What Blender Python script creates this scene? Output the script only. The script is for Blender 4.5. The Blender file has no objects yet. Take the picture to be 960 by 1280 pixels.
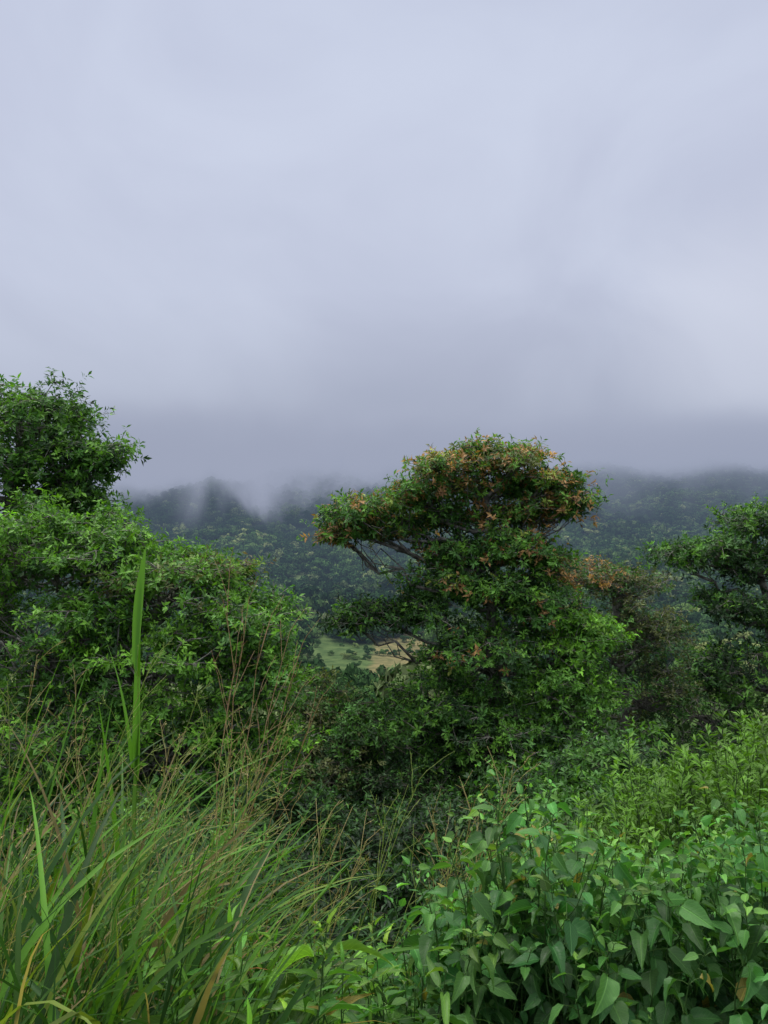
import bpy, math, random
import numpy as np
rng=np.random.default_rng(7); random.seed(7)
scene=bpy.context.scene
CAMZ=1.6

# ---------------------------------------------------------------- terrain
_k=[(rng.uniform(-1,1,2),rng.uniform(0,6.28)) for _ in range(40)]
def fbm(x,y,scale,n=5,seed=0):
    x=np.asarray(x,float);y=np.asarray(y,float)
    out=np.zeros_like(x);a=1.0;f=1.0/scale;tot=0
    for i in range(n):
        for j in range(2):
            d,p=_k[(seed*7+i*2+j)%40]
            d=d/np.linalg.norm(d)
            d2=np.array([-d[1],d[0]])
            out+=a*np.sin((x*d[0]+y*d[1])*f*6.28+p+1.3*np.sin((x*d2[0]+y*d2[1])*f*4.1+p*2))
        tot+=a*1.4;a*=.55;f*=1.9
    return out/tot
YK=[-60,-10,1,3,6,12,20,30,60,200,450,1100,1500,2300,2700,3400,12000]
ZK=[2,.4,0,-.6,-2,-4.6,-7.8,-12,-25,-75,-102,-100,-58,135,200,220,220]
def H(x,y):
    x=np.asarray(x,float);y=np.asarray(y,float)
    z=np.interp(y,YK,ZK)
    z=z+np.clip((y-2)/15,0,1)*.25*fbm(x,y,9,3,1)
    z=z+np.clip((y-100)/400,0,1)*4*fbm(x,y,320,4,2)
    z=z+np.clip((y-900)/700,0,1)*(36-8*np.clip((y-1700)/500,0,1))*fbm(x,y,620,5,3)
    z=z+np.clip((y-750)/300,0,1)*np.clip((1500-y)/300,0,1)*np.clip((x-50)/300,-.4,1)*22
    return z

def mesh_obj(name,verts,faces,mat,col=None,luv=None,smooth=False,parent=None):
    verts=np.asarray(verts,np.float32);faces=np.asarray(faces,np.int32)
    me=bpy.data.meshes.new(name)
    me.vertices.add(len(verts));me.vertices.foreach_set('co',verts.ravel())
    n=faces.shape[1];m=len(faces)
    me.loops.add(m*n);me.loops.foreach_set('vertex_index',faces.ravel())
    me.polygons.add(m);me.polygons.foreach_set('loop_start',np.arange(0,m*n,n,dtype=np.int32))
    if smooth: me.polygons.foreach_set('use_smooth',np.ones(m,bool))
    else: me.polygons.foreach_set('use_smooth',np.zeros(m,bool))
    me.update(calc_edges=True)
    if col is not None:
        a=me.attributes.new('Col','FLOAT_COLOR','POINT')
        c=np.ones((len(verts),4),np.float32);c[:,:3]=col
        a.data.foreach_set('color',c.ravel())
    if luv is not None:
        a=me.attributes.new('luv','FLOAT_VECTOR','POINT')
        a.data.foreach_set('vector',np.asarray(luv,np.float32).ravel())
    me.materials.append(mat)
    ob=bpy.data.objects.new(name,me);scene.collection.objects.link(ob)
    if parent: ob.parent=parent
    return ob
def empty(name,loc=(0,0,0)):
    e=bpy.data.objects.new(name,None);scene.collection.objects.link(e);return e

# ---------------------------------------------------------------- materials
def newmat(name):
    m=bpy.data.materials.new(name);m.use_nodes=True
    nt=m.node_tree;nt.nodes.clear();return m,nt
def N(nt,t,**k):
    n=nt.nodes.new(t)
    for a,b in k.items(): setattr(n,a,b)
    return n
def math_n(nt,op,a,b=None,c=None,clamp=False):
    n=N(nt,'ShaderNodeMath',operation=op);n.use_clamp=clamp
    for i,v in enumerate((a,b,c)):
        if v is None: continue
        if isinstance(v,(int,float)): n.inputs[i].default_value=v
        else: nt.links.new(v,n.inputs[i])
    return n.outputs[0]
def smooth(nt,v,a,b):
    n=N(nt,'ShaderNodeMapRange',interpolation_type='SMOOTHSTEP')
    nt.links.new(v,n.inputs[0]);n.inputs[1].default_value=a;n.inputs[2].default_value=b
    n.inputs[3].default_value=0;n.inputs[4].default_value=1
    return n.outputs[0]
def mixc(nt,f,a,b,blend='MIX'):
    n=N(nt,'ShaderNodeMix',data_type='RGBA',blend_type=blend)
    for idx,v in ((0,f),(6,a),(7,b)):
        if isinstance(v,(int,float)): n.inputs[idx].default_value=v
        elif isinstance(v,tuple): n.inputs[idx].default_value=(*v,1)
        else: nt.links.new(v,n.inputs[idx])
    return n.outputs[2]

def leaf_mat(name,rough=.45,spec=.4,trans=.28,veins=False):
    m,nt=newmat(name)
    at=N(nt,'ShaderNodeAttribute',attribute_name='Col')
    col=at.outputs['Color']
    bs=N(nt,'ShaderNodeBsdfPrincipled')
    if veins:
        lu=N(nt,'ShaderNodeAttribute',attribute_name='luv')
        sp=N(nt,'ShaderNodeSeparateXYZ');nt.links.new(lu.outputs['Vector'],sp.inputs[0])
        ax=math_n(nt,'ABSOLUTE',sp.outputs[0])
        s=math_n(nt,'SUBTRACT',sp.outputs[1],math_n(nt,'MULTIPLY',ax,.35))
        w=math_n(nt,'SINE',math_n(nt,'MULTIPLY',s,52))
        vein=smooth(nt,w,.82,1.0)
        mid=smooth(nt,ax,.09,.02)
        vm=math_n(nt,'MAXIMUM',math_n(nt,'MULTIPLY',vein,.45),mid)
        lighter=mixc(nt,1.0,col,(1.7,1.6,1.5),'MULTIPLY')
        col=mixc(nt,vm,col,lighter)
        bp=N(nt,'ShaderNodeBump');bp.inputs['Strength'].default_value=.5;bp.inputs['Distance'].default_value=.004
        nt.links.new(math_n(nt,'MULTIPLY',vm,-1.0),bp.inputs['Height'])
        nt.links.new(bp.outputs[0],bs.inputs['Normal'])
    nt.links.new(col,bs.inputs['Base Color'])
    bs.inputs['Roughness'].default_value=rough
    bs.inputs['Specular IOR Level'].default_value=spec
    tr=N(nt,'ShaderNodeBsdfTranslucent')
    nt.links.new(mixc(nt,1.0,col,(1.6,1.7,.6),'MULTIPLY'),tr.inputs['Color'])
    mx=N(nt,'ShaderNodeMixShader');mx.inputs[0].default_value=trans
    nt.links.new(bs.outputs[0],mx.inputs[1]);nt.links.new(tr.outputs[0],mx.inputs[2])
    out=N(nt,'ShaderNodeOutputMaterial');nt.links.new(mx.outputs[0],out.inputs[0])
    return m
M_leaf=leaf_mat('tree_leaves',.45,.24,.28)
M_broad=leaf_mat('broad_leaves',.42,.32,.3,True)
M_grass=leaf_mat('grass_blades',.5,.22,.35)
def bark_mat(name,a,b):
    m,nt=newmat(name)
    geo=N(nt,'ShaderNodeNewGeometry');nz=N(nt,'ShaderNodeTexNoise');nz.inputs['Scale'].default_value=7;nz.inputs['Detail'].default_value=6
    nt.links.new(geo.outputs['Position'],nz.inputs['Vector'])
    c=mixc(nt,smooth(nt,nz.outputs['Fac'],.35,.65),a,b)
    bs=N(nt,'ShaderNodeBsdfPrincipled');nt.links.new(c,bs.inputs['Base Color']);bs.inputs['Roughness'].default_value=.85
    bp=N(nt,'ShaderNodeBump');bp.inputs['Distance'].default_value=.03;nt.links.new(nz.outputs['Fac'],bp.inputs['Height']);nt.links.new(bp.outputs[0],bs.inputs['Normal'])
    out=N(nt,'ShaderNodeOutputMaterial');nt.links.new(bs.outputs[0],out.inputs[0]);return m
M_bark=bark_mat('bark',(.07,.06,.05),(.26,.25,.22))
M_twig=bark_mat('shrub_bark',(.025,.025,.016),(.06,.055,.035))
def ground_mat():
    m,nt=newmat('ground_soil_grass')
    geo=N(nt,'ShaderNodeNewGeometry');P=geo.outputs['Position']
    sp=N(nt,'ShaderNodeSeparateXYZ');nt.links.new(P,sp.inputs[0])
    n1=N(nt,'ShaderNodeTexNoise');n1.inputs['Scale'].default_value=3;n1.inputs['Detail'].default_value=8;nt.links.new(P,n1.inputs['Vector'])
    near=mixc(nt,smooth(nt,n1.outputs['Fac'],.35,.65),(.014,.013,.009),(.022,.033,.013))
    n2=N(nt,'ShaderNodeTexNoise');n2.inputs['Scale'].default_value=.012;n2.inputs['Detail'].default_value=7;nt.links.new(P,n2.inputs['Vector'])
    far=mixc(nt,smooth(nt,n2.outputs['Fac'],.4,.6),(.03,.06,.02),(.09,.13,.045))
    e=math_n(nt,'MULTIPLY',math_n(nt,'SUBTRACT',n2.outputs['Fac'],.5),50)
    fx=math_n(nt,'ADD',sp.outputs[0],e)
    tan=smooth(nt,fx,-14,-6)
    yy=smooth(nt,sp.outputs[1],410,430)
    n4=N(nt,'ShaderNodeTexNoise');n4.inputs['Scale'].default_value=.12;n4.inputs['Detail'].default_value=6;nt.links.new(P,n4.inputs['Vector'])
    pas=mixc(nt,tan,(.065,.105,.032),(.155,.14,.06))
    pas=mixc(nt,1.0,pas,mixc(nt,smooth(nt,n4.outputs['Fac'],.3,.7),(.6,.7,.65),(1.35,1.25,1.3)),'MULTIPLY')
    far=mixc(nt,math_n(nt,'MULTIPLY',yy,smooth(nt,sp.outputs[1],720,690)),far,pas)
    col=mixc(nt,smooth(nt,sp.outputs[1],120,300),near,far)
    bs=N(nt,'ShaderNodeBsdfPrincipled');nt.links.new(col,bs.inputs['Base Color']);bs.inputs['Roughness'].default_value=.95;bs.inputs['Specular IOR Level'].default_value=.1
    bp=N(nt,'ShaderNodeBump');bp.inputs['Distance'].default_value=.08;nt.links.new(n1.outputs['Fac'],bp.inputs['Height']);nt.links.new(bp.outputs[0],bs.inputs['Normal'])
    out=N(nt,'ShaderNodeOutputMaterial');nt.links.new(bs.outputs[0],out.inputs[0]);return m
def forest_mat():
    m,nt=newmat('forest_canopy')
    geo=N(nt,'ShaderNodeNewGeometry');oi=N(nt,'ShaderNodeObjectInfo')
    n2=N(nt,'ShaderNodeTexNoise');n2.inputs['Scale'].default_value=.006;n2.inputs['Detail'].default_value=5;nt.links.new(geo.outputs['Position'],n2.inputs['Vector'])
    r=N(nt,'ShaderNodeValToRGB')
    r.color_ramp.elements[0].color=(.018,.044,.02,1);r.color_ramp.elements[1].color=(.22,.26,.12,1)
    x=r.color_ramp.elements.new(.5);x.color=(.042,.092,.034,1)
    x=r.color_ramp.elements.new(.88);x.color=(.10,.165,.055,1)
    nt.links.new(oi.outputs['Random'],r.inputs[0])
    c=mixc(nt,1.0,r.outputs[0],mixc(nt,smooth(nt,n2.outputs['Fac'],.35,.65),(.6,.65,.7),(1.6,1.55,1.25)),'MULTIPLY')
    bs=N(nt,'ShaderNodeBsdfDiffuse');nt.links.new(c,bs.inputs['Color'])
    out=N(nt,'ShaderNodeOutputMaterial');nt.links.new(bs.outputs[0],out.inputs[0]);return m
M_forest=forest_mat()

# ground sheet
ys=np.concatenate([np.linspace(-60,0,10)[:-1],np.linspace(0,30,61)[:-1],np.linspace(30,200,50)[:-1],np.linspace(200,4600,190)[:-1],np.linspace(4600,12000,14)])
u=np.linspace(-1,1,201);xs=np.sinh(u*6.5)/np.sinh(6.5)*8000
X,Y=np.meshgrid(xs,ys);Z=H(X,Y)
nx=len(xs);ny=len(ys)
I=np.arange(nx*ny).reshape(ny,nx)
F=np.stack([I[:-1,:-1],I[:-1,1:],I[1:,1:],I[1:,:-1]],-1).reshape(-1,4)
mesh_obj('ground',np.stack([X,Y,Z],-1).reshape(-1,3),F,ground_mat(),smooth=True)

# ---------------------------------------------------------------- leaf helpers
def norm(v): return v/np.maximum(np.linalg.norm(v,axis=-1,keepdims=True),1e-9)
def frames(d,n):
    d=norm(d);x=norm(np.cross(d,n));z=np.cross(x,d)
    return np.stack([x,d,z],-1)
def inst(tv,tf,pos,R,sc,col):
    k=len(tv);n=len(pos)
    sc=np.asarray(sc)
    if sc.ndim==1: sc=np.repeat(sc[:,None],3,1)
    v=np.einsum('nij,nkj->nki',R,tv[None]*sc[:,None,:])+pos[:,None,:]
    f=tf[None]+(np.arange(n)*k)[:,None,None]
    c=np.repeat(col[:,None,:],k,1)
    return v.reshape(-1,3),f.reshape(-1,tf.shape[1]),c.reshape(-1,3)
L_small_v=np.array([[0,0,0],[.18,.5,.05],[0,.5,0],[-.18,.5,.05],[0,1,-.1]],float)
L_small_f=np.array([[0,1,2],[0,2,3],[2,1,4],[2,4,3]])
def ovate(rows=8,half=2,wmax=.33,peak=.35,droop=.28,fold=.12,serr=.0):
    v=[];uv=[]
    for i in range(rows+1):
        t=i/rows
        w=wmax*(math.sin(math.pi*min(1,t**.72)))**.8 if 0<t<1 else 0.004
        w*= (1.1-.35*t)
        for j in range(-half,half+1):
            s=j/half
            ww=w*(1+ (serr*(1 if i%2 else -1) if abs(s)==1 else 0))
            v.append((s*ww,t,fold*abs(s)*w/wmax - droop*t*t+.02*math.sin(t*16+s)*abs(s)));uv.append((s*w/wmax,t,0))
    n=2*half+1;f=[]
    for i in range(rows):
        for j in range(n-1):
            a=i*n+j;f+= [(a,a+1,a+n+1),(a,a+n+1,a+n)]
    return np.array(v),np.array(f),np.array(uv)

# ---------------------------------------------------------------- tubes
class Tubes:
    def __init__(s,sides=5): s.v=[];s.f=[];s.n=0;s.sides=sides;s.c=[]
    def add(s,pts,rad,col=(.1,.1,.1)):
        pts=np.asarray(pts,float);rad=np.asarray(rad,float)
        t=norm(np.gradient(pts,axis=0))
        ref=np.array([.31,.17,.93]) if abs(t[0][2])<.8 else np.array([1,.1,.2])
        a=norm(np.cross(t,ref));b=np.cross(t,a)
        ang=np.linspace(0,2*math.pi,s.sides,endpoint=False)
        ring=pts[:,None,:]+rad[:,None,None]*(np.cos(ang)[None,:,None]*a[:,None,:]+np.sin(ang)[None,:,None]*b[:,None,:])
        m=len(pts);k=s.sides
        I=np.arange(m*k).reshape(m,k)+s.n;J=np.roll(I,-1,1)
        s.f.append(np.stack([I[:-1],J[:-1],J[1:],I[1:]],-1).reshape(-1,4))
        s.v.append(ring.reshape(-1,3));s.n+=m*k
        s.c.append(np.repeat(np.array([col],float),m*k,0))
    def build(s,name,mat,parent=None):
        return mesh_obj(name,np.concatenate(s.v),np.concatenate(s.f),mat,col=np.concatenate(s.c),smooth=True,parent=parent)
def arc(a,b,n=6,sag=.15,jit=.05):
    a=np.array(a,float);b=np.array(b,float);t=np.linspace(0,1,n)[:,None]
    L=np.linalg.norm(b-a)
    p=a+(b-a)*t
    p[:,2]+=-sag*L*np.sin(t[:,0]*math.pi)
    p[1:-1]+=rng.normal(0,jit*L,(n-2,3))
    return p

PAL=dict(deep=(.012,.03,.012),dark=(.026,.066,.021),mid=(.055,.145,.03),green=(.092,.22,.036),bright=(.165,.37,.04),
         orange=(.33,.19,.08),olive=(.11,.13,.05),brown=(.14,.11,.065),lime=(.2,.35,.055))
def tree(name,trunk,tr_r,blobs,leaf=.17,clump_r=.38,tips=15,lpt=7,twig=.012,limb_r=.07,top_young_lit=.15,young_lit='bright',bark=None,hang=.1):
    root=empty(name)
    T=Tubes(6);trunk=np.array(trunk,float)
    tt=np.linspace(0,1,len(trunk));td=np.linspace(0,1,16)
    TP=np.stack([np.interp(td,tt,trunk[:,i]) for i in range(3)],-1);TP[1:-1]+=rng.normal(0,.04,(14,3))
    T.add(TP,np.linspace(tr_r,tr_r*.3,16)*(1+.5*np.exp(-td*12)))
    pos=[];dr=[];nr=[];sc=[];co=[]
    for (cx,cy,cz,rx,ry,rz,nc,pal) in blobs:
        C=np.array([cx,cy,cz],float);Rr=np.array([rx,ry,rz],float)
        dz=np.abs(TP[:,2]-(C[2]-rz*.6-.35*np.linalg.norm(C[:2]-TP[:,:2],axis=1)))
        j=int(np.argmin(dz));A=TP[j]
        limb=arc(A,C-np.array([0,0,rz*.2]),8,hang,.045)
        T.add(limb,np.linspace(limb_r,limb_r*.45,8))
        d=norm(rng.normal(0,1,(nc,3)));d[:,2]=np.where(rng.random(nc)<.65,np.abs(d[:,2]),d[:,2])
        rad=rng.uniform(.4,1.08,nc)**.6
        rad*=np.where(rng.random(nc)<.16,1.25,1)
        CL=C+d*rad[:,None]*Rr
        names,wts=pal;wp=np.array(wts)/sum(wts)
        for q in range(nc):
            s=limb[rng.integers(4,8)]
            br=arc(s,CL[q],5,.06,.08)
            T.add(br,np.linspace(limb_r*.32,twig*.6,5))
            nt_=max(4,int(tips*rng.uniform(.5,1.4)))
            off=rng.normal(0,1,(nt_,3))*clump_r*np.array([.62,.62,.3])
            tp=CL[q]+off
            outd=norm((tp-C)/Rr)
            sd=norm(outd*.7+rng.normal(0,.35,(nt_,3))+np.array([0,0,.55])+norm(off)*.4)
            base0=np.array(PAL[names[rng.choice(len(names),p=wp)]])*rng.uniform(.7,1.35)
            for w in range(0,nt_,2):
                T.add(np.array([CL[q],(CL[q]+tp[w])/2+rng.normal(0,.02,3),tp[w]]),[twig*.7,twig*.5,twig*.3])
            h=d[q,2]
            for w in range(nt_):
                base=base0 if rng.random()<.55 else np.array(PAL[names[rng.choice(len(names),p=wp)]])
                k=rng.integers(max(3,lpt-2),lpt+3)
                az=rng.uniform(0,6.28)+np.arange(k)*2.4
                s0=sd[w];a=norm(np.cross(s0,[.3,.5,.2]));b=np.cross(s0,a)
                rd=np.cos(az)[:,None]*a+np.sin(az)[:,None]*b
                al=rng.uniform(.5,1.5,k)[:,None]
                ld=norm(s0*np.cos(al)+rd*np.sin(al)+np.array([0,0,-.18]))
                pos.append(tp[w]+s0*rng.uniform(-.16,.08,(k,1)))
                dr.append(ld);nr.append(norm(s0+rng.normal(0,.3,(k,3))))
                sc.append(leaf*rng.uniform(.55,1.2,k))
                c=base*rng.uniform(.7,1.3)
                if rng.random()<top_young_lit*(1 if h>0 else .4): c=c*.4+np.array(PAL[young_lit])*.6  # lighter tips, more on upper clumps: young growth plus painted leaf highlights
                co.append(c*rng.uniform(.65,1.4,(k,1)))
    pos=np.concatenate(pos);dr=np.concatenate(dr);nr=np.concatenate(nr);sc=np.concatenate(sc);co=np.concatenate(co)
    v,f,c=inst(L_small_v,L_small_f,pos,frames(dr,nr),sc,co)
    mesh_obj('foliage',v,f,M_leaf,col=c,parent=root)
    T.build('trunk_and_limbs',bark or M_bark,parent=root)
    return len(pos)

# --- central tree (19.3 m away)
org=(('orange','mid','olive','green'),(.34,.3,.16,.2))
org2=(('orange','mid','dark','green'),(.2,.38,.18,.24))
gro=(('orange','mid','dark','green'),(.07,.42,.26,.25))
grn=(('mid','dark','green'),(.45,.3,.25))
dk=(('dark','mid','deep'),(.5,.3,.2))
deep=(('deep','dark','mid'),(.45,.4,.15))  # near-black mix, shade of the foliage gaps put into leaf colour
br=(('bright','green','lime'),(.45,.45,.1))
y0=19.3
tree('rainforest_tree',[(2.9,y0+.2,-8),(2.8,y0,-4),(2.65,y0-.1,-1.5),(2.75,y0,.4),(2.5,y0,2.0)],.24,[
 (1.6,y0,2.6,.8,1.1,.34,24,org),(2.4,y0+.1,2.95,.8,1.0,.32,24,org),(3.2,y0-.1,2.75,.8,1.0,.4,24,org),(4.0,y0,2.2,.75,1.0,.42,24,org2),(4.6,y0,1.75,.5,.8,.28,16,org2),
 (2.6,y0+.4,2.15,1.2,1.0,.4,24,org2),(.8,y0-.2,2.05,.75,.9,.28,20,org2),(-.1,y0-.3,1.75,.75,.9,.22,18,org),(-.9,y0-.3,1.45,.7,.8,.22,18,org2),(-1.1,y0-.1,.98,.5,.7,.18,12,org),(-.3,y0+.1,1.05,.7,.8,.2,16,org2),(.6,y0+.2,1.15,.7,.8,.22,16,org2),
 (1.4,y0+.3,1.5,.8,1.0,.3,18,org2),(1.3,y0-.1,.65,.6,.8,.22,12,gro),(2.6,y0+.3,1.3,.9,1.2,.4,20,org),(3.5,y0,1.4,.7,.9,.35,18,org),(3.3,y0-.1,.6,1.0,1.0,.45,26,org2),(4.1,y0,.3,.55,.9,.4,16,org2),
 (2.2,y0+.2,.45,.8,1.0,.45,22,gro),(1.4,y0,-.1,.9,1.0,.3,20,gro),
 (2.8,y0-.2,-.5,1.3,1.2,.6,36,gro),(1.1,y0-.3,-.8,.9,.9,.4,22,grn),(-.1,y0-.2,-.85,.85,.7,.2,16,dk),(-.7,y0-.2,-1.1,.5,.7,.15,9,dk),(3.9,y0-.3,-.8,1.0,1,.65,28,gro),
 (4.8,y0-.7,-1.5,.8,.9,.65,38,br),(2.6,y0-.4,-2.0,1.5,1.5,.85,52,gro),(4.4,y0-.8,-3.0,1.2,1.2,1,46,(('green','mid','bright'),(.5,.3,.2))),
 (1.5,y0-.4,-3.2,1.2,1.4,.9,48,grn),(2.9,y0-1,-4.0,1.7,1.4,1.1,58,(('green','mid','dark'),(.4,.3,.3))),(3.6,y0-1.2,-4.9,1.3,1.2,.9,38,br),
 (.8,y0-.4,-4.6,1.5,1.3,.9,40,dk),(2.0,y0-.6,-6.0,2.6,1.5,1.2,60,deep)],leaf=.155,clump_r=.38,tips=19,lpt=8,top_young_lit=.2,limb_r=.06)

# --- left trees
y1=15.5
tree('broadleaf_tree',[(-8.2,y1,-6),(-8,y1,-2),(-7.6,y1,1),(-7.3,y1,3)],.22,[
 (-7.1,y1,3.3,1.0,1.2,.75,38,grn),(-6.1,y1,2.7,.75,.9,.5,26,grn),(-5.5,y1,2.6,.35,.5,.2,7,grn),(-7.4,y1,1.9,1.4,1.3,.8,38,grn),
 (-6.3,y1,1.4,.95,1.1,.65,30,grn),(-8.5,y1,2.6,1.2,1.2,.9,16,grn),(-7.2,y1,.4,1.8,1.4,.8,30,dk)],leaf=.15,clump_r=.38,tips=18,lpt=8,top_young_lit=.35)
y2=13.5
grb=(('mid','green','dark','bright'),(.3,.36,.16,.18))
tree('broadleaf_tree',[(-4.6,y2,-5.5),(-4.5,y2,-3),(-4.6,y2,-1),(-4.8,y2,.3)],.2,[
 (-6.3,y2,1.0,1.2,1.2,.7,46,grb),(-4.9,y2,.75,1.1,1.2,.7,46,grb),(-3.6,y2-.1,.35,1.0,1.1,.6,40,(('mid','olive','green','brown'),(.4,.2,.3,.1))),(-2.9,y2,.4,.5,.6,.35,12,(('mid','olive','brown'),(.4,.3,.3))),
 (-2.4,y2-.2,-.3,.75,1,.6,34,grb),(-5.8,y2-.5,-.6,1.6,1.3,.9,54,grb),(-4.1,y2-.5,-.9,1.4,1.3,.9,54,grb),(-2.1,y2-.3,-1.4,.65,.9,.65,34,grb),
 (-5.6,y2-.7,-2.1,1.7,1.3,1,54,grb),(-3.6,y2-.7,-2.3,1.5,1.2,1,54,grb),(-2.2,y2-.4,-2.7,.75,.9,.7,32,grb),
 (-5.4,y2-1.2,-3.3,1.6,1.1,.8,44,grb),(-3.6,y2-1.2,-3.4,1.5,1.1,.8,44,grn),(-2.2,y2-.9,-3.8,1.0,1.1,.8,30,dk)],leaf=.125,clump_r=.32,tips=21,lpt=8,top_young_lit=.45)

# --- right trees
y3=24
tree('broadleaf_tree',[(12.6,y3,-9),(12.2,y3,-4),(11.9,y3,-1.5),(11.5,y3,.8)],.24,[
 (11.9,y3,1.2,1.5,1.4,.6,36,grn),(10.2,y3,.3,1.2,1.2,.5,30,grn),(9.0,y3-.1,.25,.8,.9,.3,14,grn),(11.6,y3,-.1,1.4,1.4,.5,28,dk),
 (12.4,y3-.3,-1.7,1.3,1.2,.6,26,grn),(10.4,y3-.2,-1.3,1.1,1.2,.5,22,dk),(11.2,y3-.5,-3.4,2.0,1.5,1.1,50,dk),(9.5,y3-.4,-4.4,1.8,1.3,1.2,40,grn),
 (12.5,y3-.6,-5.2,1.8,1.3,1.2,40,dk)],leaf=.18,clump_r=.48,tips=17,top_young_lit=.15)
y4=22
olv=(('olive','mid','dark'),(.5,.25,.25))
tree('olive_leaved_tree',[(6.9,y4,-8),(6.8,y4,-4),(6.6,y4,-1),(6.4,y4,0)],.17,[
 (5.6,y4,-.15,1.2,1.0,.4,28,(('orange','olive','mid'),(.35,.35,.3))),(7.0,y4,-.7,1.0,1,.6,30,olv),(7.6,y4,-1.9,1.1,1,.8,36,olv),(6.3,y4,-2.1,1.1,1,.8,32,olv),
 (7.3,y4-.2,-3.6,1.4,1.1,1,44,olv),(6.6,y4-.3,-5.3,1.7,1.1,1,44,dk),(8.5,y4-.3,-5.6,1.5,1.1,1,34,dk)],leaf=.12,clump_r=.42,tips=22,top_young_lit=.08,young_lit='olive')
# --- understory shrubs between the trees
y5=17.5
tree('understory_shrub',[(-1.2,y5,-7),(-1.2,y5,-5.5),(-1.2,y5,-4)],.1,[
 (-1.7,y5+1,-2.9,.9,1,.6,36,olv),(-.6,y5+.5,-3.6,1.0,1,.8,42,grn),(-1.6,y5,-4.3,1.5,1.2,.9,50,olv),(0,y5-.5,-5.0,1.8,1.2,.9,50,dk),(-2.2,y5-.6,-5.6,1.7,1.2,.9,40,dk)],
 leaf=.12,clump_r=.38,tips=22,limb_r=.04,young_lit='mid',bark=M_twig)
y6=11.5
tree('understory_shrub',[(.2,y6,-4.6),(.2,y6,-4)],.06,[
 (-1.9,y6,-3.2,1.3,1,.7,60,dk),(-.3,y6,-3.5,1.2,1,.6,56,deep),(1.0,y6,-3.5,1.1,1,.6,54,deep),(2.3,y6+.3,-3.2,1.2,1,.7,56,dk),(3.6,y6+.6,-2.8,1.2,1,.8,50,grn)],
 leaf=.12,clump_r=.3,tips=20,limb_r=.02,twig=.006,young_lit='mid',bark=M_twig)
y7=8
tree('understory_shrub',[(.2,y7,-3.1),(.2,y7,-2.8)],.05,[
 (-2.2,y7-.5,-1.9,1.0,.8,.5,50,grn),(-.9,y7,-2.5,.9,.7,.4,44,deep),(.3,y7,-2.6,.8,.7,.35,40,deep),(1.4,y7,-2.3,.9,.7,.45,44,deep),(2.4,y7+.5,-1.9,.9,.7,.5,44,grn)],
 leaf=.1,clump_r=.24,tips=18,limb_r=.015,twig=.004,young_lit='mid',bark=M_twig)
y8=5.6
tree('understory_shrub',[(-.5,y8,-2.1),(-.5,y8,-1.8)],.03,[
 (-1.3,y8,-1.55,.6,.5,.3,34,dk),(-.5,y8,-1.75,.6,.5,.25,34,deep),(.3,y8,-1.8,.6,.5,.22,34,deep),(1.0,y8,-1.6,.5,.5,.25,26,dk)],
 leaf=.085,clump_r=.18,tips=16,limb_r=.01,twig=.003,young_lit='mid',bark=M_twig)

# ---------------------------------------------------------------- fine-leaved shrub (right, ~7 m)
def fine_shrub():
    root=empty('fine_leaved_shrub');T=Tubes(4);pos=[];dr=[];nr=[];sc=[];co=[]
    for i in range(800):
        x=rng.uniform(1.75,4.9);y=rng.uniform(5.6,8.2);g=float(H(x,y))
        top=np.interp(x/y,[.25,.32,.4,.5,.6],[-.42,-.33,-.31,-.27,-.25])*y+1.6
        z1=top-rng.uniform(-.12,1)**1.0*1.0 if rng.random()<.3 else top-rng.uniform(0,1)**1.3
        if z1<g+.4: z1=g+.4
        st=np.array([x,y,g]);tp=np.array([x+rng.normal(0,.22),y+rng.normal(0,.2),z1])
        p=arc(st,tp,7,0,.015);T.add(p,np.linspace(.008,.002,7),(.06,.1,.04))
        L=min(1.0,z1-g);n=int(50*L)
        t=1-rng.random(n)**1.2*min(1,.8/(z1-g))
        q=np.stack([np.interp(t,np.linspace(0,1,7),p[:,k]) for k in range(3)],-1)
        side=rng.random(n)<.45
        az=rng.uniform(0,6.28,n)
        rd=np.stack([np.cos(az),np.sin(az),np.zeros(n)],-1)
        q=q+rd*(rng.uniform(.02,.16,n)*(1-t+.15)*1.5*side)[:,None]
        up=rng.uniform(.3,1.1,n)
        pos.append(q);dr.append(norm(rd+np.array([0,0,1])*up[:,None]));nr.append(norm(np.array([0,0,1.])+rng.normal(0,.4,(n,3))))
        sc.append(rng.uniform(.055,.1,n))
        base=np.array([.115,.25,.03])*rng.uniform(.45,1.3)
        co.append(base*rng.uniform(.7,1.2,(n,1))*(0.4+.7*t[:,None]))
    pos=np.concatenate(pos);dr=np.concatenate(dr);nr=np.concatenate(nr);sc=np.concatenate(sc);co=np.concatenate(co)
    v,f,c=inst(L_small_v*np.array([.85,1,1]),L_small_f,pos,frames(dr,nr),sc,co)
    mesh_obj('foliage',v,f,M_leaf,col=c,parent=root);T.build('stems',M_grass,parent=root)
fine_shrub()

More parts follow.
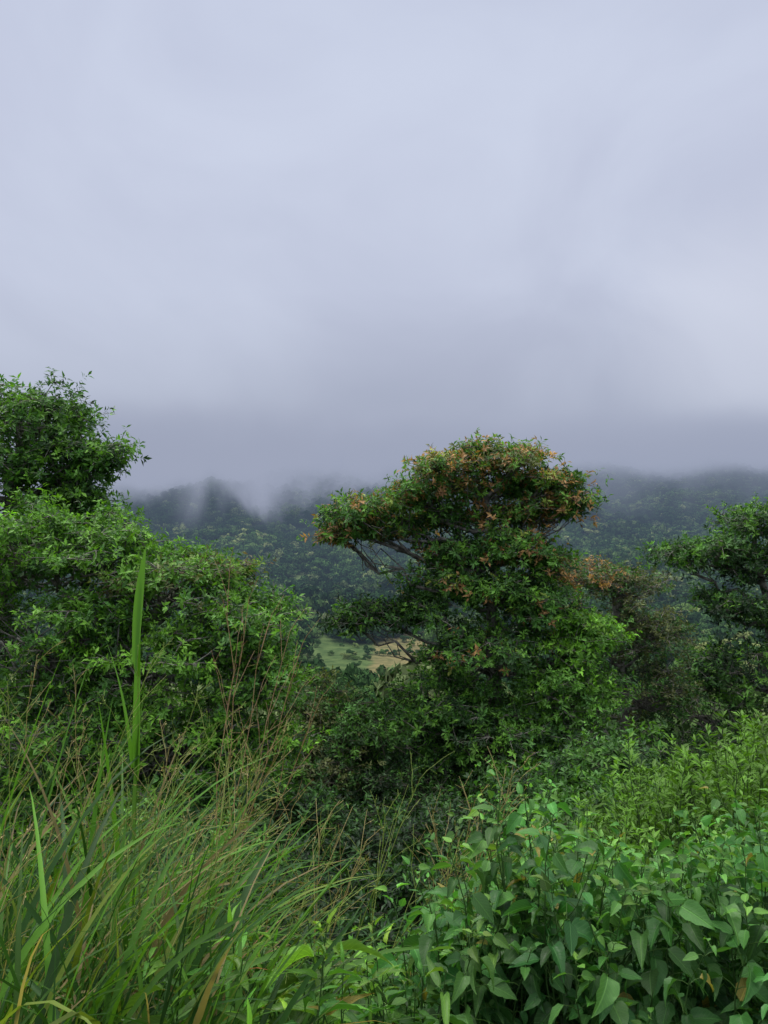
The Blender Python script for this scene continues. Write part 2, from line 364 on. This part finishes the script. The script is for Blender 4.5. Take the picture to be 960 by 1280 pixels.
# ---------------------------------------------------------------- broad-leaved herbs (lower right)
def herbs(name,pts,leafL,height,colr,tmpl,density=1,petiole=.035,droop=.25):
    root=empty(name);T=Tubes(4);pos=[];dr=[];nr=[];sc=[];co=[]
    for (x,y,h) in pts:
        g=float(H(x,y));st=np.array([x,y,g]);lean=rng.normal(0,.16,2)
        tp=st+np.array([lean[0]*h,lean[1]*h-.04,h])
        p=arc(st,tp,7,0,.02);T.add(p,np.linspace(.004,.0015,7),(.06,.13,.035))
        nn=int(h/.065*density);az0=rng.uniform(0,6.28)
        base=np.array(colr)*rng.uniform(.5,1.45)*np.array([rng.uniform(.85,1.3),1,1])
        for i in range(nn):
            t=1-(i/nn)**1.15*.85
            if t<.12: continue
            q=np.array([np.interp(t,np.linspace(0,1,7),p[:,k]) for k in range(3)])
            s=leafL*(.42+.58*min(1,(1-t)*h/.14))*rng.uniform(.55,1.25)
            for sd in (0,1):
                if rng.random()<.15: continue
                az=az0+i*1.57+sd*3.14+rng.normal(0,.3)
                r=np.array([math.cos(az),math.sin(az),0])
                el=rng.normal(.0,.35)+.8*max(0,t-.9)/.1
                pet=q+ (r+np.array([0,0,.5]))*petiole*(s/leafL)*rng.uniform(.7,1.6)
                T.add([q,(q+pet)/2+np.array([0,0,.004]),pet],[.0014,.0011,.001],(.08,.16,.04))
                pos.append(pet);dr.append(norm(r*math.cos(el)+np.array([0,0,math.sin(el)-droop])));nr.append(norm(np.array([0,0,1.])+rng.normal(0,.42,3)))
                sc.append(s*np.array([rng.uniform(.75,1.1),1,rng.uniform(.2,2.4)]))
                yng=max(0,t-.8)/.2
                cc=base*(1+.8*yng)*rng.uniform(.65,1.35)*np.array([1+.5*yng*rng.random(),1,1-.3*yng])
                if rng.random()<.015: cc=np.array([.25,.22,.05])
                co.append(cc)
    pos=np.array(pos);dr=np.array(dr);nr=np.array(nr);sc=np.array(sc);co=np.array(co)
    tv,tf,tuv=tmpl
    v,f,c=inst(tv,tf,pos,frames(dr,nr),sc,co)
    mesh_obj('leaves',v,f,M_broad,col=c,luv=np.tile(tuv,(len(pos),1)),smooth=True,parent=root)
    T.build('stems',M_grass,parent=root)
    return len(pos)
pts=[]
for i in range(1050):
    y=rng.uniform(2.3,5.8);u_=rng.uniform(-.04,.6)
    x=u_*y
    toppx=np.interp(u_,[-.04,.04,.1,.15,.2,.25,.3,.36,.42,.5,.6],[.60,.55,.49,.43,.375,.42,.46,.45,.44,.40,.38])
    ztop=1.6-toppx*y
    g=float(H(x,y));h=ztop-g
    h=min(h,1.25)*rng.uniform(.62,1.07)
    if h<.2: continue
    pts.append((x,y,h))
nh=herbs('broadleaf_herb_patch',pts,.086,1,(.048,.155,.038),ovate(8,2,.32,droop=.3,serr=.05))

# ---------------------------------------------------------------- lanceolate plants bottom centre
pts=[(rng.uniform(-.55,.12),rng.uniform(1.9,2.9),0) for _ in range(60)]
pts=[(x,y,max(.18,(1.6-np.interp(x/y,[-.3,-.12,-.02,.06],[.56,.53,.57,.62])*y-float(H(x,y)))*rng.uniform(.65,1.05))) for x,y,_ in pts]
herbs('lance_leaved_plant',pts,.15,1,(.07,.19,.033),ovate(9,1,.12,droop=.35,fold=.1),density=.75,petiole=.02,droop=.0)

# ---------------------------------------------------------------- grass
def blades(N_,base,az,L,th0,bend,w,col,seg=9):
    t=np.linspace(0,1,seg+1)
    th=th0[:,None]+bend[:,None]*t[None]**1.6
    ds=L[:,None]/seg
    rr=np.concatenate([np.zeros((N_,1)),np.cumsum(np.sin(th[:,:-1])*ds,1)],1)
    zz=np.concatenate([np.zeros((N_,1)),np.cumsum(np.cos(th[:,:-1])*ds,1)],1)
    ca=np.cos(az)[:,None];sa=np.sin(az)[:,None]
    C=np.stack([base[:,0:1]+rr*ca,base[:,1:2]+rr*sa,base[:,2:3]+zz],-1)
    S=np.stack([-sa,ca,0*ca],-1)
    tw=rng.normal(0,.5,(N_,1,1))*t[None,:,None]
    nrm=np.stack([-np.cos(th)*ca,-np.cos(th)*sa,np.sin(th)],-1)
    Sd=S*np.cos(tw)+nrm*np.sin(tw)
    W=w[:,None]*np.clip(np.minimum(t*6+.35,1),0,1)[None]*(1-t[None]**2.2)
    lift=nrm*(W*.35)[...,None]
    V=np.stack([C+Sd*W[...,None]+lift,C,C-Sd*W[...,None]+lift],2)
    I=np.arange(N_*(seg+1)*3).reshape(N_,seg+1,3)
    F=np.concatenate([np.stack([I[:,:-1,k],I[:,:-1,k+1],I[:,1:,k+1],I[:,1:,k]],-1).reshape(-1,4) for k in (0,1)])
    c=np.repeat(col,(seg+1)*3,0)
    return V.reshape(-1,3),F,c
def grass(n,xy,L,w,cols,th=(.05,.35),bend=(.3,1.6)):
    x,y=xy
    base=np.stack([x,y,H(x,y)-.02],-1)
    col=np.array([PAL2[cols[i]] for i in rng.integers(0,len(cols),n)])*rng.uniform(.55,1.25,(n,1))
    az=np.where(rng.random(n)<.5,rng.normal(.1,.8,n),rng.uniform(0,6.28,n))
    return blades(n,base,az,L,rng.uniform(*th,n),rng.uniform(*bend,n),w,col)
PAL2=dict(g=(.065,.16,.024),d=(.03,.085,.018),y=(.14,.2,.035),s=(.26,.21,.1),b=(.11,.27,.03),r=(.28,.09,.04))
def cat(parts):
    V=[];F=[];C=[];n=0
    for v,f,c in parts:
        V.append(v);F.append(f+n);C.append(c);n+=len(v)
    return np.concatenate(V),np.concatenate(F),np.concatenate(C)
root=empty('tall_grass')
parts=[]
n=700
y=rng.uniform(1.9,4.8,n);u_=-.58+.42*rng.random(n)**1.15;x=u_*y
htop=np.interp(u_,[-.55,-.4,-.3,-.2,-.13],[.29,.31,.36,.5,.62])
Lh=np.clip(1.6-htop*y-H(x,y),.2,1.7)*rng.uniform(.35,1.1,n)
parts.append(grass(n,(x,y),Lh,rng.uniform(.003,.007,n),'ggdddygds',th=(.02,.6),bend=(.2,1.9)))
n=950
y=rng.uniform(1.9,4.4,n);u_=-.60+.47*rng.random(n);x=u_*y
htop=np.interp(u_,[-.55,-.4,-.3,-.2,-.1],[.26,.27,.32,.47,.6])
Lh=np.clip(1.6-htop*y-H(x,y),.3,1.8)*rng.uniform(.35,1.15,n)
parts.append(grass(n,(x,y),Lh,rng.uniform(.007,.018,n),'ggbdydgdbs',th=(.03,.7),bend=(.3,2.1)))
n=420
y=rng.uniform(1.9,3.0,n);x=rng.uniform(-.3,.08,n)*y
parts.append(grass(n,(x,y),rng.uniform(.2,.5,n),rng.uniform(.004,.013,n),'ggybsd'))
sp=[(-1.35,2.6,1.45,0.3,.25,.25,.016),(-1.3,2.5,1.2,2.6,.1,.3,.016),(-.9,2.9,1.4,3.2,.1,.5,.015),(-1.0,2.8,1.25,.5,.35,.5,.018),(-.55,2.3,.75,.2,.6,.3,.014),
    (-1.15,2.9,1.45,1.2,.05,.25,.016),(-.85,2.7,1.2,5.9,.15,.5,.015),(-1.05,3.2,1.6,4.5,.08,.2,.016),(-.75,3.0,1.2,.1,.2,.9,.017),(-1.45,2.9,1.7,.2,.14,.2,.017),
    (-1.66,2.9,1.75,.1,.2,.2,.02),(-1.25,3.0,1.6,.3,.2,1.3,.016),(-.95,2.6,1.2,.2,.35,.9,.016),(-1.1,2.5,1.15,.1,.3,1.2,.016)]
a=np.array(sp);base=np.stack([a[:,0],a[:,1],H(a[:,0],a[:,1])],-1)
parts.append(blades(len(a),base,a[:,3],a[:,2],a[:,4],a[:,5],a[:,6],np.repeat(np.array([[.09,.23,.03]]),len(a),0),14))
rx,ry=-.97,2.95;rz=float(H(rx,ry))
rb=np.array([[rx,ry,rz],[rx+.02,ry,rz+.9],[rx+.03,ry,rz+1.55],[rx+.01,ry-.01,rz+1.2],[rx+.03,ry,rz+1.15]])
parts.append(blades(5,rb,np.array([.2,.1,.5,2.9,1.0]),np.array([1.65,.62,.5,.5,.85]),np.array([.02,.02,.03,.12,.01]),np.array([.02,.12,.1,.3,.05]),np.array([.007,.024,.032,.016,.024]),np.array([[.08,.17,.035]]*2+[[.13,.31,.04]]*3),14))
rp=np.array([(-.72,2.75,.95,5.5,.25,1.2,.012),(-.70,2.7,.9,.4,.2,1.4,.012),(-.66,2.8,.85,3.5,.3,1.0,.01),(-.1,2.2,.5,.3,.5,1.2,.01)])
base=np.stack([rp[:,0],rp[:,1],H(rp[:,0],rp[:,1])],-1)
parts.append(blades(len(rp),base,rp[:,3],rp[:,2],rp[:,4],rp[:,5],rp[:,6],np.array([[.28,.1,.04],[.32,.2,.1],[.25,.16,.06],[.35,.1,.03]]),10))
v,f,c=cat(parts);mesh_obj('blades',v,f,M_grass,col=c,smooth=True,parent=root)

# seed-head panicles
def panicle(T,S,base,top,col,nb=12,bl=.25,r=.0016,spread=.6,frac=.45,sub=4,sd=2):
    p=arc(base,top,9,-.01,.006);T.add(p,np.linspace(r*1.6,r*.7,9),col)
    ax=norm(p[-1]-p[-3])
    for i in range(nb):
        t=1-frac*(i/nb)
        q=np.array([np.interp(t,np.linspace(0,1,9),p[:,k]) for k in range(3)])
        az=i*2.4+rng.normal(0,.4);r0=np.array([math.cos(az),math.sin(az),0])
        d=norm(ax+r0*spread*rng.uniform(.6,1.3));l=bl*rng.uniform(.6,1.15)*(.45+.8*(i/nb))
        e=q+d*l+np.array([0,0,-.06*l])
        b=arc(q,e,5,-.04,.012);T.add(b,np.linspace(r*.65,r*.45,5),col)
        for k in range(sub):
            tt=rng.uniform(.3,1);z=q+(e-q)*tt
            dd=norm(d+rng.normal(0,.6,3));z2=z+dd*l*.22
            T.add([z,(z+z2)/2,z2],[r*.4,r*.4,r*.35],col)
            for _ in range(sd):
                S.append((z+(z2-z)*rng.random(),norm(dd+rng.normal(0,.5,3)),rng.uniform(.005,.009),np.array(col)*1.3))
root2=empty('grass_seed_heads');T=Tubes(3);S=[]
tan=(.4,.34,.16);grnp=(.28,.35,.1);red=(.42,.3,.19)
for k in range(6):
    b=np.array([-1.05+.03*rng.normal(),4.3+.05*rng.normal(),0]);b[2]=H(b[0],b[1])
    tp=np.array([-.86+.55*k/5+rng.normal(0,.03),4.2+rng.normal(0,.15),1.32-.13*k+rng.normal(0,.06)])
    panicle(T,S,b,tp,red,6,.42,.0026,.3,.5,1,0)
for k in range(36):
    y_=rng.uniform(2.3,4.2);u_=rng.uniform(-.54,-.16);x_=u_*y_
    tpz=1.6-np.interp(u_,[-.54,-.35,-.14],[.15,.19,.34])*y_-rng.uniform(0,.7)
    b=np.array([x_-.1,y_,float(H(x_,y_))]);panicle(T,S,b,np.array([x_+rng.normal(.15,.25),y_+rng.normal(0,.1),tpz]),(tan,grnp,grnp)[k%3],9,.3,.002,.7,.4,3,1)
for k in range(15):
    y_=rng.uniform(3.0,4.2);u_=rng.uniform(-.16,.16);x_=u_*y_
    tpz=1.6-rng.uniform(.34,.47)*y_
    b=np.array([x_-.1,y_,float(H(x_,y_))]);panicle(T,S,b,np.array([x_+rng.normal(.0,.25),y_,tpz]),(tan,grnp)[k%2],8,.42,.0026,.6,.6,2,1)
T.build('stems',M_grass,parent=root2)
pos=np.array([s[0] for s in S]);dr=np.array([s[1] for s in S]);sc=np.array([s[2] for s in S]);co=np.array([s[3] for s in S])
v,f,c=inst(L_small_v*np.array([1.6,1,1]),L_small_f,pos,frames(dr,rng.normal(0,1,(len(pos),3))),sc,co)
mesh_obj('seeds',v,f,M_grass,col=c,parent=root2)

# ---------------------------------------------------------------- distant forest (instanced)
def crown(name,nq,qs,seed):
    r=np.random.default_rng(seed)
    nb=9;cen=r.normal(0,1,(nb,3))*np.array([.42,.42,.2])+np.array([0,0,.62]);rad=r.uniform(.28,.45,nb)
    b=r.integers(0,nb,nq);d=norm(r.normal(0,1,(nq,3)));d[:,2]=np.where(r.random(nq)<.75,np.abs(d[:,2]),d[:,2])
    pos=cen[b]+d*rad[b][:,None]*np.array([1,1,.7])*r.uniform(.75,1.05,(nq,1))
    nr=norm(d+r.normal(0,.45,(nq,3)));dr_=norm(np.cross(nr,r.normal(0,1,(nq,3))))
    R=frames(dr_,nr);tv=np.array([[-.5,-.4,0],[.5,-.5,.05],[.4,.5,-.05],[-.45,.45,0]])
    v=np.einsum('nij,nkj->nki',R,tv[None]*(qs*r.uniform(.6,1.3,nq))[:,None,None])+pos[:,None]
    f=(np.arange(nq)*4)[:,None]+np.arange(4)[None]
    a=np.linspace(0,6.28,6)[:-1];tk=np.concatenate([np.stack([.03*np.cos(a),.03*np.sin(a),0*a-.3],-1),np.stack([.02*np.cos(a),.02*np.sin(a),0*a+.6],-1)])
    n0=nq*4;tf=np.array([[n0+i,n0+(i+1)%5,n0+5+(i+1)%5,n0+5+i] for i in range(5)])
    v=np.concatenate([v.reshape(-1,3),tk]);f=np.concatenate([f,tf])
    ob=mesh_obj(name,v,f,M_forest);scene.collection.objects.unlink(ob);return ob
far_col=bpy.data.collections.new('far_crowns');near_col=bpy.data.collections.new('near_crowns')
for i in range(5): far_col.objects.link(crown('crown_far',420,.17,i))
for i in range(4): near_col.objects.link(crown('crown_near',2600,.07,20+i))
def scatter(name,P,S,coll):
    me=bpy.data.meshes.new(name);me.vertices.add(len(P));me.vertices.foreach_set('co',np.asarray(P,np.float32).ravel())
    a=me.attributes.new('s','FLOAT_VECTOR','POINT');a.data.foreach_set('vector',np.asarray(S,np.float32).ravel())
    ob=bpy.data.objects.new(name,me);scene.collection.objects.link(ob)
    ng=bpy.data.node_groups.new(name+'_nodes','GeometryNodeTree')
    ng.interface.new_socket('Geometry',in_out='INPUT',socket_type='NodeSocketGeometry')
    ng.interface.new_socket('Geometry',in_out='OUTPUT',socket_type='NodeSocketGeometry')
    gi=ng.nodes.new('NodeGroupInput');go=ng.nodes.new('NodeGroupOutput')
    ip=ng.nodes.new('GeometryNodeInstanceOnPoints');ci=ng.nodes.new('GeometryNodeCollectionInfo')
    ci.inputs['Collection'].default_value=coll;ci.inputs['Separate Children'].default_value=True;ci.inputs['Reset Children'].default_value=True
    na=ng.nodes.new('GeometryNodeInputNamedAttribute');na.data_type='FLOAT_VECTOR';na.inputs['Name'].default_value='s'
    rv=ng.nodes.new('FunctionNodeRandomValue');rv.data_type='FLOAT_VECTOR'
    rv.inputs[0].default_value=(0,0,0);rv.inputs[1].default_value=(0.1,.1,6.28)
    l=ng.links.new
    l(gi.outputs[0],ip.inputs['Points']);l(ci.outputs[0],ip.inputs['Instance']);ip.inputs['Pick Instance'].default_value=True
    l(na.outputs[0],ip.inputs['Scale']);l(rv.outputs[0],ip.inputs['Rotation']);l(ip.outputs[0],go.inputs[0])
    md=ob.modifiers.new('scatter','NODES');md.node_group=ng
    return ob
def pts_area(y0,y1,sp,wide=.62,extra=40):
    out=[];yy=y0
    while yy<y1:
        w=wide*yy+extra
        x=np.arange(-w,w,sp);out.append(np.stack([x+rng.uniform(-.5,.5,len(x))*sp,np.full(len(x),yy)+rng.uniform(-.5,.5,len(x))*sp],-1));yy+=sp
    return np.concatenate(out)
P=pts_area(40,300,6.5)
z=H(P[:,0],P[:,1]);s=rng.uniform(4.5,7.5,len(P))
scatter('hillside_trees',np.stack([P[:,0],P[:,1],z],-1),np.stack([s,s,s*rng.uniform(.9,1.3,len(P))],-1),near_col)
P=np.concatenate([pts_area(300,700,9),pts_area(700,1500,11),pts_area(1500,2900,13)])
x,y=P[:,0],P[:,1]
keep=~((y>450+12*np.sin(x*.06))&(y<635+10*np.sin(x*.08))&(x>-65+14*np.sin(y*.05))&(x<45+10*np.sin(y*.03)))
cl=fbm(x,y,260,4,4)
keep&=~((cl>.8)&(y>900)&(y<2400))
keep&=~((y>700)&(y<1300)&(fbm(x,y,400,3,5)>.88))
P=P[keep];z=H(P[:,0],P[:,1]);s=rng.uniform(5,12,len(P))*np.where(P[:,1]>700,1.25,1)
scatter('valley_forest',np.stack([P[:,0],P[:,1],z],-1),np.stack([s,s,s*rng.uniform(.8,1.4,len(P))],-1),far_col)
P=np.stack([rng.uniform(-70,40,34),rng.uniform(455,640,34)],-1);z=H(P[:,0],P[:,1]);s=rng.uniform(2.5,5.5,34)
scatter('field_trees',np.stack([P[:,0],P[:,1],z],-1),np.stack([s,s,s],-1),near_col)

# ---------------------------------------------------------------- haze and cloud bank (volumes that glow in place of scattering light)
def box(name,bx,by,bz,m):
    v=[(x,y,z) for z in bz for y in by for x in bx]
    f=[(0,2,3,1),(4,5,7,6),(0,1,5,4),(2,6,7,3),(0,4,6,2),(1,3,7,5)]
    return mesh_obj(name,v,f,m)
m,nt=newmat('haze_volume')
ab=N(nt,'ShaderNodeVolumeAbsorption');ab.inputs['Color'].default_value=(0,0,0,1);ab.inputs['Density'].default_value=.00022
em=N(nt,'ShaderNodeEmission');em.inputs['Color'].default_value=(.20,.275,.40,1);em.inputs['Strength'].default_value=.00022  # glow colour stands in for light scattered by the haze
ad=N(nt,'ShaderNodeAddShader');nt.links.new(ab.outputs[0],ad.inputs[0]);nt.links.new(em.outputs[0],ad.inputs[1])
out=N(nt,'ShaderNodeOutputMaterial');nt.links.new(ad.outputs[0],out.inputs['Volume'])
box('valley_haze',(-4200,4200),(300,3900),(-170,185),m)
m,nt=newmat('cloud_volume')
geo=N(nt,'ShaderNodeNewGeometry');P=geo.outputs['Position']
sp=N(nt,'ShaderNodeSeparateXYZ');nt.links.new(P,sp.inputs[0]);x,y,z=sp.outputs
mp=N(nt,'ShaderNodeMapping');mp.inputs['Scale'].default_value=(1/190,1/420,1/190);nt.links.new(P,mp.inputs['Vector'])
n=N(nt,'ShaderNodeTexNoise');n.inputs['Scale'].default_value=1;n.inputs['Detail'].default_value=4;n.inputs['Roughness'].default_value=.62
nt.links.new(mp.outputs[0],n.inputs['Vector'])
nv=math_n(nt,'SUBTRACT',n.outputs['Fac'],.5)
left=smooth(nt,x,150,-350)
amp=math_n(nt,'ADD',math_n(nt,'MULTIPLY',left,230),140)
zz=math_n(nt,'ADD',z,math_n(nt,'MULTIPLY',nv,amp))
zz=math_n(nt,'ADD',zz,math_n(nt,'MULTIPLY',left,22))
d=math_n(nt,'POWER',smooth(nt,zz,68,175),1.6)
d=math_n(nt,'MULTIPLY',d,smooth(nt,y,1320,1750))
d=math_n(nt,'MULTIPLY',d,smooth(nt,y,2900,2500))
zt=math_n(nt,'ADD',z,math_n(nt,'MULTIPLY',nv,140))
tf_=smooth(nt,zt,290,140)
d=math_n(nt,'MULTIPLY',d,math_n(nt,'POWER',tf_,2.0))
d=math_n(nt,'MULTIPLY',d,.011)
mp2=N(nt,'ShaderNodeMapping');mp2.inputs['Scale'].default_value=(1/120,1/300,1/210);mp2.inputs['Rotation'].default_value=(0,.35,0);nt.links.new(P,mp2.inputs['Vector'])
n2=N(nt,'ShaderNodeTexNoise');n2.inputs['Scale'].default_value=1;n2.inputs['Detail'].default_value=4;n2.inputs['Roughness'].default_value=.6;n2.inputs['Distortion'].default_value=.6
nt.links.new(mp2.outputs[0],n2.inputs['Vector'])
thr=math_n(nt,'ADD',n2.outputs['Fac'],math_n(nt,'MULTIPLY',smooth(nt,z,-60,130),.18))
wi=smooth(nt,thr,.52,.78)
wi=math_n(nt,'MULTIPLY',wi,smooth(nt,z,-60,20))
wi=math_n(nt,'MULTIPLY',wi,smooth(nt,z,240,130))
wi=math_n(nt,'MULTIPLY',wi,math_n(nt,'ADD',math_n(nt,'MULTIPLY',left,.007),.0010))
wi=math_n(nt,'MULTIPLY',wi,smooth(nt,y,1320,1500))
wi=math_n(nt,'MULTIPLY',wi,smooth(nt,y,2900,2500))
d=math_n(nt,'ADD',d,wi)
ab=N(nt,'ShaderNodeVolumeAbsorption');ab.inputs['Color'].default_value=(0,0,0,1);nt.links.new(d,ab.inputs['Density'])
em=N(nt,'ShaderNodeEmission')
nt.links.new(mixc(nt,smooth(nt,zt,120,290),(.385,.41,.525),(.51,.54,.665)),em.inputs['Color']);nt.links.new(d,em.inputs['Strength'])  # cloud light put in as glow, brighter with height to blend into sky
ad=N(nt,'ShaderNodeAddShader');nt.links.new(ab.outputs[0],ad.inputs[0]);nt.links.new(em.outputs[0],ad.inputs[1])
out=N(nt,'ShaderNodeOutputMaterial');nt.links.new(ad.outputs[0],out.inputs['Volume'])
m.cycles.volume_step_rate=.1
box('cloud_bank',(-3000,3000),(1300,2950),(-62,320),m)

# ---------------------------------------------------------------- world
w=bpy.data.worlds.new('World');scene.world=w;w.use_nodes=True;nt=w.node_tree;nt.nodes.clear()
sun_el=math.radians(60);sun_az=math.radians(-50)
sky=N(nt,'ShaderNodeTexSky',sky_type='NISHITA');sky.sun_disc=False;sky.sun_elevation=sun_el;sky.sun_rotation=sun_az
tc=N(nt,'ShaderNodeTexCoord');sp=N(nt,'ShaderNodeSeparateXYZ');nt.links.new(tc.outputs['Generated'],sp.inputs[0])
mp=N(nt,'ShaderNodeMapping');mp.inputs['Scale'].default_value=(1.8,1.8,2.4);nt.links.new(tc.outputs['Generated'],mp.inputs['Vector'])
n=N(nt,'ShaderNodeTexNoise');n.inputs['Scale'].default_value=1.5;n.inputs['Detail'].default_value=5;n.inputs['Roughness'].default_value=.5;n.inputs['Distortion'].default_value=.5
nt.links.new(mp.outputs[0],n.inputs['Vector'])
zz=math_n(nt,'ADD',sp.outputs[2],math_n(nt,'MULTIPLY',math_n(nt,'SUBTRACT',n.outputs['Fac'],.5),.14))
r=N(nt,'ShaderNodeValToRGB');cr=r.color_ramp;nt.links.new(zz,r.inputs[0])
cr.elements[0].position=0;cr.elements[0].color=(.365,.39,.50,1)
cr.elements[1].position=1;cr.elements[1].color=(3.6,3.55,3.4,1)
for p,c in ((.06,(.39,.415,.525)),(.15,(.485,.515,.64)),(.27,(.58,.62,.765)),(.42,(.595,.64,.79)),(.63,(.56,.61,.765)),(.78,(2.0,2.0,2.0))):
    e=cr.elements.new(p);e.color=(*c,1)
var=mixc(nt,smooth(nt,n.outputs['Fac'],.3,.7),(.94,.94,.95),(1.07,1.07,1.05))
cl=mixc(nt,1.0,r.outputs[0],var,'MULTIPLY')
vd=N(nt,'ShaderNodeVectorMath',operation='DOT_PRODUCT');nt.links.new(tc.outputs['Generated'],vd.inputs[0]);vd.inputs[1].default_value=(.462,.866,.19)
gl=smooth(nt,math_n(nt,'ADD',vd.outputs['Value'],math_n(nt,'MULTIPLY',math_n(nt,'SUBTRACT',n.outputs['Fac'],.5),.03)),.975,1.0)
cl=mixc(nt,math_n(nt,'MULTIPLY',gl,.6),cl,(.72,.75,.87))
sk=mixc(nt,1.0,sky.outputs[0],(.1,.1,.1),'MULTIPLY')
fin=mixc(nt,.95,sk,cl)
bg=N(nt,'ShaderNodeBackground');nt.links.new(fin,bg.inputs['Color']);bg.inputs['Strength'].default_value=1
out=N(nt,'ShaderNodeOutputWorld');nt.links.new(bg.outputs[0],out.inputs[0])

sl=bpy.data.lights.new('sun','SUN');sl.energy=1.5;sl.angle=math.radians(14);sl.color=(1,.96,.88)
so=bpy.data.objects.new('sun',sl);scene.collection.objects.link(so)
from mathutils import Vector
dirv=Vector((math.sin(sun_az)*math.cos(sun_el),math.cos(sun_az)*math.cos(sun_el),math.sin(sun_el)))
so.rotation_euler=dirv.to_track_quat('Z','Y').to_euler()

cam=bpy.data.cameras.new('camera');co_=bpy.data.objects.new('camera',cam);scene.collection.objects.link(co_)
co_.location=(0,0,CAMZ);co_.rotation_euler=(math.radians(90),0,0)
cam.sensor_fit='VERTICAL';cam.sensor_height=36;cam.lens=36*967/1280;cam.clip_start=.05;cam.clip_end=30000
scene.camera=co_
scene.view_settings.view_transform='Standard';scene.view_settings.look='None';scene.view_settings.exposure=0
print('herb leaves',nh)
